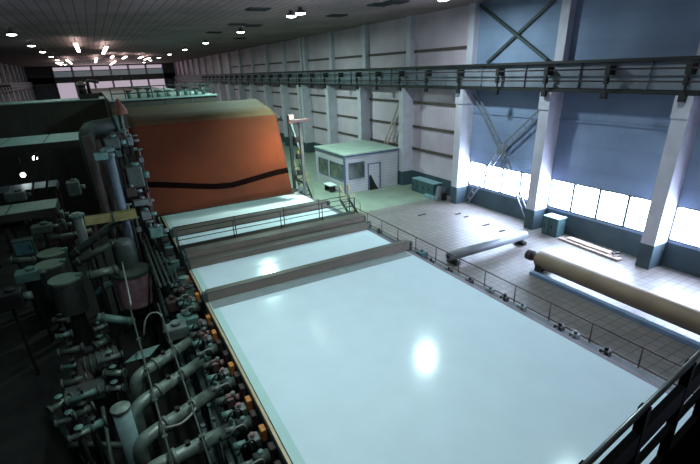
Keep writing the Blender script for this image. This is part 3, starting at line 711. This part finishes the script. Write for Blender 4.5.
# olive duct
g = thing('olive_duct', 'olive yellow rectangular duct running left from the felt', 'duct', (-.7, 23.9, 2))
da, dm, de = ony(85, 221, 23.9), ony(113, 217, 23.9), ony(136, 213, 23.9)
m = MB(); m.bar(da, dm, .5, .36, .02); m.build('duct_body', olive_m, g)
m = MB(); m.bar(dm, de, .55, .4, .02); m.build('duct_body', olive_m, g)
m = MB(); m.box(dm.x - .05, 23.6, dm.z - .24, dm.x + .05, 24.2, dm.z + .24, .01); m.build('flange', steel_dark, g)
m = MB(); m.box(da.x + .3, 24.0, -4, da.x + .42, 24.12, da.z - .15); m.build('leg', steel_brown, g)
vpipe('standing_pipe', 'short pale standing pipe left of the olive duct', 'pipe', 76, 213, 80, 26.6, .24, gray_steel)
# diagonal pipes
def diag(label, a, e, r, m_, nm='sloping_pipe'):
    g = thing(nm, label, 'pipe', a); a = Vector(a); e = Vector(e); d = (e - a).normalized()
    m = MB(); m.tube([a, e], r, 16); m.build('pipe_body', m_, g)
    q = a + (e - a) * .35; m = MB(); m.box(q.x - .06, q.y - .06, -4, q.x + .06, q.y + .06, q.z - r * .8); m.build('stand', steel_black, g)
    for t in (.12, .9):
        c = a + (e - a) * t; m = MB(); m.cyl(c - d * .05, c + d * .05, r * 1.35, 16); m.build('flange', pipe_dull, g)
    return g
diag('upper grey sloping pipe rising right towards the olive duct', ony(72, 256, 25), ony(124, 216, 25), .2, pipe_dull)
diag('lower grey sloping pipe rising right above the nearest tank', ony(74, 264, 23.6), ony(117, 241, 23.6), .17, pipe_dull)
diag('long reddish pipe running across behind the round tanks', ony(38, 248, 30.2), ony(92, 231, 30.2), .2, pipe_pink)
diag('short grey pipe left of the middle round tank', ony(8, 261, 27), ony(36, 260, 27), .16, pipe_dull)
diag('thin dark grey pipe above the reddish pipe', ony(48, 238, 29.8), ony(78, 234, 29.8), .14, gray_steel)
diag('pale horizontal pipe below the nearest round tank', ony(97, 317, 18.4), ony(134, 322, 18.4), .17, teal_steel)
diag('pale stub pipe between the nearest tank and mauve tank', ony(88, 276, 22), ony(118, 269, 22), .2, pipe_m)
# round tanks
def tank(label, px, py, z, r, h_, m_, lidm):
    p = onz(px, py, z); g = thing('round_tank', label, 'tank', (p.x, p.y, -4), 'round tanks on the drive side')
    m = MB(); m.lathe([(r * .9, -1.9), (r, -1.8), (r, z - .3), (r * 1.05, z - .28), (r * 1.05, z - .12), (r, z - .1)], (p.x, p.y, 0), 36); o = m.build('shell', m_, g)
    m = MB(); m.lathe([(r * 1.05, -4), (r * .75, -3.8), (r * .55, -1.9)], (p.x, p.y, 0), 24); m.build('pedestal', steel_black, g)
    m = MB(); m.lathe([(r * 1.04, z - .1), (r * 1.04, z - .02), (r * .98, z)], (p.x, p.y, 0), 36); m.build('lid', lidm, g)
    m = MB(); m.box(p.x + r * .75, p.y - .2, z - .05, p.x + r * 1.15, p.y + .1, z + .12, .03); m.build('lid_clamp', teal_steel, g)
tank('nearest large round tank with a pale green lid', 64, 278, 0, .70, 4, tank_m, tank_lid)
tank('middle round tank with a dull lid behind the nearest tank', 49, 263.5, 0, .70, 4, tank_m, mat('tank_lid_dull', (112, 124, 114), .6, .1, .25, 3))
tank('farthest of the three round tanks, before the reddish pipe', 51, 252, .0, .72, 4, tank_m, mat('tank_lid_dull', (88, 96, 88)))
p = Vector((-.38, 22.6, 0)); g = thing('separator_tank', 'mauve upright tank with a narrower grey neck beside the sheet', 'tank', (p.x, p.y, -4))
m = MB(); m.lathe([(.4, -2.0), (.84, -1.65), (.86, .0), (.8, .1)], (p.x, p.y, 0), 32); m.build('shell', purple_m, g)
for q in range(4):
    m = MB(); a_ = PI / 4 + q * PI / 2; m.cyl((p.x + .6 * math.cos(a_), p.y + .6 * math.sin(a_), -4), (p.x + .6 * math.cos(a_), p.y + .6 * math.sin(a_), -1.7), .07, 8); m.build('leg', steel_black, g)
m = MB(); m.lathe([(.8, .0), (.92, .02), (.92, .16), (.5, .3), (.5, .32)], (p.x, p.y, 0), 32); m.build('flange', pipe_dull, g)
m = MB(); m.lathe([(.45, .3), (.43, 1.6), (.36, 1.75), (.15, 1.85)], (p.x, p.y, 0), 28); m.build('neck', pipe_dull, g)
m = MB(); m.tube(bent([(p.x - .8, p.y, -.35), (p.x - 1.2, p.y, -.35), (p.x - 1.7, p.y, -.75)], .2), .16, 14); m.build('side_pipe', teal_steel, g)
# blue cabinet
g = boxy = thing('control_cabinet', 'small blue control cabinet far left beyond the round tanks', 'cabinet', (-5.4, 28.6, -4))
p = ony(24, 246, 28.6)
m = MB(); m.box(p.x - .5, 28.3, -4, p.x + .5, 28.9, p.z + .4, .02); m.build('body', steel_dark, g)
m = MB(); m.box(p.x - .42, 28.26, p.z - .4, p.x + .42, 28.3, p.z + .32, .01); d = m.build('door', mat('blue_panel', (90, 132, 144), .5, .1, .5, 4), g)
m = MB(); m.box(p.x + .3, 28.22, p.z - .15, p.x + .36, 28.26, p.z + .1); m.build('handle', steel_black, d)
# left clutter in the dark
for i, (px, py, y, sx, sz, mm) in enumerate([(52, 216, 34.2, .7, .25, gray_steel), (42, 228, 29.6, .5, .2, pipe_dull), (28, 275, 25, .5, .25, teal_steel), (10, 222, 33, .8, .3, steel_brown), (8, 300, 22, .6, .4, steel_black), (60, 226, 31.5, .35, .3, pipe_dull), (74, 188, 36, .4, .5, gray_steel), (16, 196, 36.5, .6, .3, gray_steel)]):
    block('pump_unit', ['grey', 'dull green', 'teal', 'brown', 'dark brown', 'dull', 'pale upright', 'grey flat'][i] + ' pump unit in the shadows, ' + ['right of the low platform', 'above the blue control cabinet', 'left of the nearest round tank', 'at the far left edge below the platforms', 'at the far left edge beside the tank', 'beside the reddish pipe\'s left end', 'under the upper platform\'s right end', 'before the middle platform'][i], 'pump', px, py, y, sx, .4, sz, mm)
for i, (a, e) in enumerate((((-4.4, 36.5, 5 - .5), (-6, 36.5, 0)), ((-3.6, 36.5, 4.5), (-5.3, 36.5, -.5)))):
    m = MB(); m.bar(a, e, .14, .14); tag(m.build('strut', steel_brown), ['left', 'right'][i] + ' of two slanting brown struts below the upper left platform', 'strut', 'slanting struts')
# standing pipe at the bottom, thin mast etc.
g = thing('standing_pipe', 'bright thick standing pipe at the bottom of the picture, left of the elbows', 'pipe', (-1.45, 11.6, -4))
t = ony(121, 410, 11.6); m = MB(); m.cyl((t.x, 11.6, -4), (t.x, 11.6, t.z), .24, 18); m.build('pipe_body', mat('pale_pipe', (140, 168, 168), .35, .2, .25, 4), g)
m = MB(); m.lathe([(.25, 0), (.27, .02), (.27, .1), (.1, .16)], (t.x, 11.6, t.z), 18); m.build('cap', pipe_m, g)
# motor with fins and pale panel below the pale pipe
p = onz(105, 362, -1.2); g = thing('electric_motor', 'dull ribbed electric motor low among the drive side pipes', 'motor', (p.x, p.y, -4))
m = MB(); m.cyl((p.x - .75, p.y, -1.2), (p.x + .5, p.y + .25, -1.2), .38, 20); m.build('motor_body', tank_m, g)
for k in range(6):
    xx = p.x - .65 + k * .2; m = MB(); m.cyl((xx, p.y + .05 * k, -1.2), (xx + .06, p.y + .05 * k, -1.2), .44, 20); m.build('cooling_fin', pipe_dull, g)
m = MB(); m.box(p.x - .6, p.y - .3, -4, p.x + .4, p.y + .5, -1.6, .02); m.build('base', steel_black, g)
p = onz(86, 388, -1.4); g = thing('pump_skid', 'flat grey covered pump skid beside the ribbed motor', 'pump', (p.x, p.y, -4))
m = MB(); m.box(p.x - .7, p.y - .5, -1.7, p.x + .6, p.y + .4, -1.4, .02); m.build('cover', tank_m, g); m = MB(); m.box(p.x - .5, p.y - .4, -4, p.x + .4, p.y + .3, -1.7); m.build('base', steel_black, g)
p = onz(133, 356, -.2); g = thing('cover_plate', 'pale teal sloping cover plate left of the upper cross pipe', 'cover', p)
m = MB(); m.poly([onz(124, 364, -.4), onz(150, 357, -.4), onz(160, 345, -.2), onz(138, 352, -.2)], .06); m.build('plate', teal_steel, g)
m = MB(); q = onz(140, 357, -.4); m.cyl((q.x, q.y, -4), (q.x, q.y, -.42), .06, 8); m.build('leg', steel_black, g)
p = onz(75, 412, -2.5); g = thing('inspection_lamp', 'small bright inspection lamp low in the dark pit', 'lamp', (p.x, p.y, -4))
m = MB(); m.lathe([(.06, -2.2), (.14, -2.3), (.16, -2.45)], (p.x, p.y, 0), 12); m.build('shade', lamp_body, g)
m = MB(); m.lathe([(.13, -2.46), (.13, -2.5), (.05, -2.56)], (p.x, p.y, 0), 12); m.build('bulb', emit('inspection_bulb', (.8, .95, 1), 2.0), g)
m = MB(); m.cyl((p.x, p.y + .2, -4), (p.x, p.y + .2, -2.1), .02, 6); m.bar((p.x, p.y + .2, -2.12), (p.x, p.y, -2.2), .03, .03); m.build('stand', gray_steel, g)
# cross pipes with elbows down
CP = [((138, 376), (197, 337)), ((138, 405), (208, 357)), ((143, 440), (222, 386)), ((150, 470), (239, 425))]
for i, (a, e) in enumerate(CP):
    A, E = onz(*a, 0), onz(*e, 0); E.x = min(E.x, 1.75); d = (E - A).normalized(); A = A - d * .15
    g = thing('cross_pipe', 'thick grey pipe bending down at its left end, %s from the bottom of the picture' % ORD[3 - i], 'pipe', (A.x, A.y, -4), 'cross pipes with elbows')
    m = MB(); m.tube(bent([(A.x, A.y, -4), (A.x, A.y, 0), E], .42, 8), .2, 18); m.build('pipe_body', pipe_m, g)
    for t in (.3, .62, .93):
        c = A + (E - A) * t; m = MB(); m.cyl(c - d * .05, c + d * .05, .25 if t < .9 else .29, 18); m.build('flange', pipe_m if t < .9 else teal_steel, g)
    m = MB(); q = A + (E - A) * .45; m.cyl(q + Vector((0, 0, .18)), q + Vector((0, 0, .3)), .07, 10); m.build('nozzle', steel_black, g)
# two long conduits lying over the cross pipes
for i, (a, e) in enumerate((((128, 300), (174, 470)), ((158, 304), (212, 468)))):
    A, E = onz(*a, .38), onz(*e, .38); g = thing('conduit', ['left', 'right'][i] + ' of the two slim conduits crossing over the thick pipes', 'conduit', A, 'slim conduits over the pipes')
    m = MB(); m.tube([A, E], .032, 10); m.build('tube', pipe_dull, g)
    for t in (.35, .55, .72, .88):
        c = A + (E - A) * t; m = MB(); m.box(c.x - .07, c.y - .06, .33, c.x + .07, c.y + .06, .43, .01); m.build('clamp', pipe_dull, g)
    m = MB(); m.cyl((A.x, A.y + .1, -4), (A.x, A.y + .1, .37), .04, 8); m.build('leg', steel_black, g)
# hoses
for i, pp in enumerate(([(144, 330), (147, 318), (156, 313), (162, 318), (163, 332)], [(165, 428), (180, 424), (190, 416), (196, 408)], [(122, 262), (127, 285), (131, 305)])):
    m = MB(); P3 = [onz(a, c, [.5, .35, .9][i]) for a, c in pp]
    if i == 0: P3 = [onz(144, 336, -.4), onz(145, 322, .2), onz(150, 314, .45), onz(158, 313, .5), onz(163, 319, .3), onz(164, 334, -.4)]
    sp = []
    for k in range(len(P3) - 1):
        for t in (0, .25, .5, .75):
            p0 = P3[max(0, k - 1)]; p1 = P3[k]; p2 = P3[k + 1]; p3 = P3[min(len(P3) - 1, k + 2)]
            sp.append(.5 * ((2 * p1) + (p2 - p0) * t + (2 * p0 - 5 * p1 + 4 * p2 - p3) * t * t + (3 * p1 - p0 - 3 * p2 + p3) * t ** 3))
    sp.append(P3[-1]); m.tube(sp, .035, 8)
    tag(m.build('hose', cable_m), ['pale hose looping up beside the grey gearboxes', 'pale hose sagging between the lower cross pipes', 'thin pale cable hanging down the mauve tank'][i], 'hose')
# gearboxes between the pipes and the sheet edge
for i, (px, py, sx, sy, mm, lab) in enumerate([(176, 326, .42, .3, gray_steel, 'grey gearbox between the pale hose and the sheet edge'), (188, 316, .4, .35, teal_steel, 'teal grey gearbox just left of the nearest foil box'), (196, 300, .25, .25, teal_steel, 'small teal gearbox at the nearest foil box end'), (172, 300, .25, .3, steel_brown, 'brown gearbox behind the grey gearbox'), (182, 262, .3, .4, teal_steel, 'rounded teal gearbox at the walkway\'s left end'), (165, 262, .2, .3, gray_steel, 'narrow grey gearbox left of the rounded teal one')]):
    p = onz(px, py, .35); p.x = min(p.x, 1.72 - sx); g = thing('drive_gearbox', lab, 'gearbox', (p.x, p.y, -4), 'drive gearboxes along the left edge')
    m = MB(); m.box(p.x - sx, p.y - sy, -.1, p.x + sx * .9, p.y + sy, .4, .06); m.build('housing', mm, g)
    m = MB(); m.cyl((p.x, p.y, .4), (p.x, p.y, .55), sx * .4, 14); m.build('cap', mm, g)
    m = MB(); m.box(p.x - sx * .7, p.y - sy * .7, -.49, p.x + sx * .6, p.y + sy * .7, -.1); m.build('pedestal', steel_black, g)
# orange bearing units along the left edge of the sheet
def bearing(y, lb, kind):
    g = thing('bearing_unit', lb, 'bearing', (1.72, y, 0), 'bearing units along the left edge')
    m = MB(); m.box(1.78, y - .13, .5, 1.93, y + .13, .86, .03)
    m.build('cap', orange_m if kind == 0 else steel_brown, g)
    m = MB()
    if kind == 0: m.box(1.48, y - .17, .4, 1.76, y + .15, .7, .05)
    elif kind == 1: m.cyl((1.4, y, .6), (1.77, y, .6), .17, 16)
    else: m.box(1.38, y - .12, .3, 1.6, y + .2, .62, .04); m.cyl((1.6, y + .04, .5), (1.77, y + .04, .5), .1, 12)
    m.build('housing', [gray_steel, pipe_dull, pipe_pink][kind], g)
    m = MB(); m.cyl((1.1, y + .05, .55), (1.4, y + .02, .55), [.1, .08, .12][kind], 12); m.build('shaft', [teal_steel, gray_steel, pipe_dull][kind], g)
    m = MB(); m.cyl((1.58, y, .6), (1.58, y, [.8, .84, .76][kind]), .06, 10); m.build('grease_cup', [pipe_pink, teal_steel, gray_steel][kind], g)
    m = MB(); m.tube(bent([(1.15, y - .2, .5), (1.3, y - .25, .82), (1.55, y - .2, .8), (1.62, y - .2, .5)], .08, 4), .025, 8); m.build('hose', [steel_black, cable_m, steel_black][kind], g)
    m = MB(); m.bar((1.6, y, .42), (1.5, y, -.25), .08, .08); m.build('bracket', steel_black, g)
    return g
KIN = [0, 1, 2, 0, 2, 1, 0, 1, 0, 2, 1, 0, 2, 1, 0, 2, 0, 1, 0, 1, 2, 0]
protos = {}
yy = 4.6; n = 0
while n < 22:
    if 15.0 < yy < 16.0: yy = 16.0
    k = KIN[n]; lb = '%s bearing unit on the left edge of the sheet, %s from the camera' % (['orange capped', 'drum shaped', 'pinkish'][k], (ORD + ['twenty first', 'twenty second'])[n])
    if k in protos: o = dup(protos[k][0], (rnd.uniform(-.05, .02), yy - protos[k][1], rnd.uniform(-.05, .03)), lb)
    else: o = bearing(yy, lb, k); protos[k] = (o, yy)
    n += 1; yy += rnd.uniform(.52, .74)
# slim upright rods between the pipes and the edge
for i in range(12):
    y = 8.2 + i * .62; x = rnd.choice((.92, 1.22, 1.3)); h_ = rnd.uniform(-.1, .35)
    m = MB(); m.cyl((x, y, -4), (x, y, h_), .03, 8); m.cyl((x, y, h_ - .1), (x, y, h_), .05, 8)
    tag(m.build('upright_rod', [gray_steel, teal_steel, pipe_dull][i % 3]), 'slim upright metal rod between the thick pipes and the sheet edge, %s from the camera' % ORD[i], 'rod', 'upright rods beside the pipes')
# dark pipes low in the shadows
for i, (pts, r, lb) in enumerate((([(-2.6, 17.2, -1.0), (-2.9, 15.2, -2.6), (-3.0, 14.4, -4)], .28, 'dark thick pipe sloping down below the nearest round tank'),
        ([(-4.6, 18.5, -3.5), (-2.4, 12.8, -3.4), (-2.2, 10.5, -3.4)], .14, 'dark slim pipe running along the shadowy floor at lower left'),
        ([(-3.6, 15.5, -4), (-3.5, 15.0, -2.9), (-1.7, 13.9, -2.9)], .12, 'dull green pipe stub low beside the inspection lamp'),
        ([(-2.15, 14.6, -1.5), (-2.2, 13.2, -2.8), (-1.8, 12.1, -4)], .07, 'thin dark pipe curving down left of the bright standing pipe'))):
    m = MB(); m.tube(bent(pts, .3), r, 14); m2 = m.build('floor_pipe', [steel_brown, steel_dark, pipe_dull, pipe_dull][i]); tag(m2, lb, 'pipe')
for i, (px, py, y, hh) in enumerate([(124, 132, 26.2, .5), (127, 128, 27.2, .7), (112, 128, 27.5, .6), (139, 150, 25.8, .4), (124, 170, 25.6, .8), (140, 165, 26.0, .5), (128, 205, 24.6, .6), (147, 192, 25.2, .5), (150, 222, 23.4, .5), (136, 218, 24, .5)]):
    p = ony(px, py, y); g = thing('wheel_valve', 'small hand wheel valve on the drive side left of the felt, %s in the scatter' % ORD[i], 'valve', p, 'wheel valves left of the felt')
    m = MB(); m.cyl((p.x, y, p.z - hh), (p.x, y, p.z), .05, 8); m.build('stem', [gray_steel, pipe_pink, teal_steel][i % 3], g)
    m = MB(); m.lathe([(.15, 0), (.19, .02), (.19, .05), (.06, .07)], p, 14); m.build('wheel', [teal_steel, steel_black, gray_steel][i % 3], g)
    zf = .66 if (.4 < p.x < 1.45 and 18.4 < y < 27.7) else -4
    m = MB(); m.box(p.x - .12, y - .12, p.z - hh - .25, p.x + .12, y + .12, p.z - hh, .03); m.build('body', [pipe_dull, gray_steel][i % 2], g)
    m = MB(); m.cyl((p.x, y, zf), (p.x, y, p.z - hh - .25), .05, 8); m.build('pipe_leg', steel_brown, g)
for i in range(16):
    px = 62 + (i * 37) % 70 + rnd.uniform(-4, 4); py = 320 + i * 7.6
    if py > 400: px = 60 + (i * 23) % 36
    p = onz(px, py, -1.0 - .12 * (i % 5)); q = p
    g = thing('pipe_fitting', 'small dull pipe fitting low between the round tanks and cross pipes, %s from the tanks' % ORD[i], 'pipe fitting', (q.x, q.y, -4), 'pipe fittings in the shadows')
    L_ = rnd.uniform(.25, .5); an = rnd.uniform(-.6, .6); dv = Vector((math.cos(an), math.sin(an), 0)); rr_ = rnd.uniform(.08, .15)
    m = MB(); m.cyl(q - dv * L_, q + dv * L_, rr_, 14); m.build('pipe_body', [pipe_dull, gray_steel, teal_steel, pipe_m][i % 4], g)
    for t in (-1, 1):
        m = MB(); m.cyl(q + dv * (L_ * t - .04), q + dv * (L_ * t + .04), rr_ * 1.5, 14); m.build('flange', pipe_dull, g)
    m = MB(); m.cyl(q + Vector((0, 0, rr_ * .8)), q + Vector((0, 0, rr_ + .18)), .04, 8); m.lathe([(.11, rr_ + .18), (.13, rr_ + .2), (.04, rr_ + .24)], q, 12); m.build('hand_wheel', [steel_black, teal_steel][i % 2], g)
    m = MB(); m.cyl((q.x, q.y, -4), (q.x, q.y, q.z - rr_ * .8), .05, 8); m.build('leg', steel_black, g)
# long drive side rails, ledge and verticals
g = thing('drive_side_rack', 'dark rack of long beams and uprights left of the sheet edge', 'rack', (1.2, 15, -4))
for (x, z, w) in ((1.05, -.6, .16), (.66, -.7, .14), (1.35, -1.2, .2)):
    m = MB(); m.box(x - w / 2, 4, z - .1, x + w / 2, 27, z + .1, .01); m.build('beam', steel_dark, g)
for k in range(16):
    y = 5 + k * 1.45
    for x in (1.05, .66):
        m = MB(); m.box(x - .06, y - .06, -4, x + .06, y + .06, -.52); m.build('upright', steel_dark if k % 2 else gray_steel, g)
g = thing('grating_walkway', 'grated walkway running along the drive side towards the felt', 'walkway', (.6, 23, .6))
for k in range(4):
    x = .58 + k * .2; m = MB(); m.bar((x + .1, 18.6, .62), (x, 26.6, .62), .1, .06); m.build('plank', [pipe_dull, steel_dark][k % 2], g)
for y in (19, 21.4, 23.8, 26.2):
    m = MB(); m.box(.55, y - .06, .48, 1.3, y + .06, .59); m.box(.85, y - .06, -4, .95, y + .06, .48); m.build('bearer', steel_black, g)
# little pieces along the grating
for i in range(10):
    y = 17.2 + i * 1.02; x = rnd.uniform(1.53, 1.68)
    g = thing('hand_valve', 'small hand valve beside the grated walkway, %s from the camera' % ORD[i], 'valve', (x, y, .0), 'hand valves beside the grating')
    m = MB(); m.cyl((x, y, -4), (x, y, .75), .06, 8); m.build('stem', gray_steel, g)
    m = MB(); m.box(x - .16, y - .14, .55, x + .16, y + .14, .95, .04); m.build('body', [teal_steel, gray_steel, pipe_dull][i % 3], g)
    m = MB(); m.lathe([(.16, .98), (.2, 1.0), (.2, 1.03), (.05, 1.06)], (x, y, 0), 14); m.build('wheel', [steel_black, teal_steel][i % 2], g)

# ------------------------------------------------------------------ camera side catwalk
zr = 6.9
A = onz(560, 490, zr); B = onz(722, 332, zr); d = (B - A).normalized(); nn = Vector((-d.y, d.x, 0))
g = thing('catwalk', 'black crane catwalk with railing at the bottom right corner', 'catwalk', (A.x, A.y, 5.6))
m = MB(); m.tube([A - d * 2, B + d * 6], .02, 10); m.build('top_rail', mat('lit_top_rail', (110, 116, 118), .3, .6, .3, 6), g)  # pale colour paints in the rail's lit upper edge
m = MB(); m.bar(A - d * 2 + Vector((0, 0, -.3)), B + d * 6 + Vector((0, 0, -.3)), .05, .2); m.build('upper_plate', cat_black, g)
m = MB(); m.bar(A - d * 2 + Vector((0, 0, -.62)), B + d * 6 + Vector((0, 0, -.62)), .04, .04); m.build('mid_rail', cat_black, g)
L = (B - A).length
for k in range(-2, 14):
    q = A + d * (.25 + .75 * k); m = MB(); m.bar(q, q + Vector((0, 0, -1.3)) + d * .1, .06, .06); m.build('post', cat_black, g)
m = MB(); m.bar(A - d * 2 + Vector((0, 0, -1.15)), B + d * 6 + Vector((0, 0, -1.15)), .05, .35); m.build('toe_board', cat_black, g)
m = MB(); q0 = A - d * 2 + Vector((0, 0, -1.3)); q1 = B + d * 6 + Vector((0, 0, -1.3)); m.bar(q0 - nn * .9, q1 - nn * .9, 1.8, .06); m.build('deck', cat_black, g)

# ------------------------------------------------------------------ world and view
w = bpy.data.worlds.new('world'); sc.world = w; w.use_nodes = True
w.node_tree.nodes['Background'].inputs[0].default_value = (0.35, 0.45, 0.6, 1); w.node_tree.nodes['Background'].inputs[1].default_value = 0.05
sc.view_settings.view_transform = 'Standard'; sc.view_settings.look = 'None'; sc.view_settings.gamma = 1; sc.view_settings.exposure = 0.0
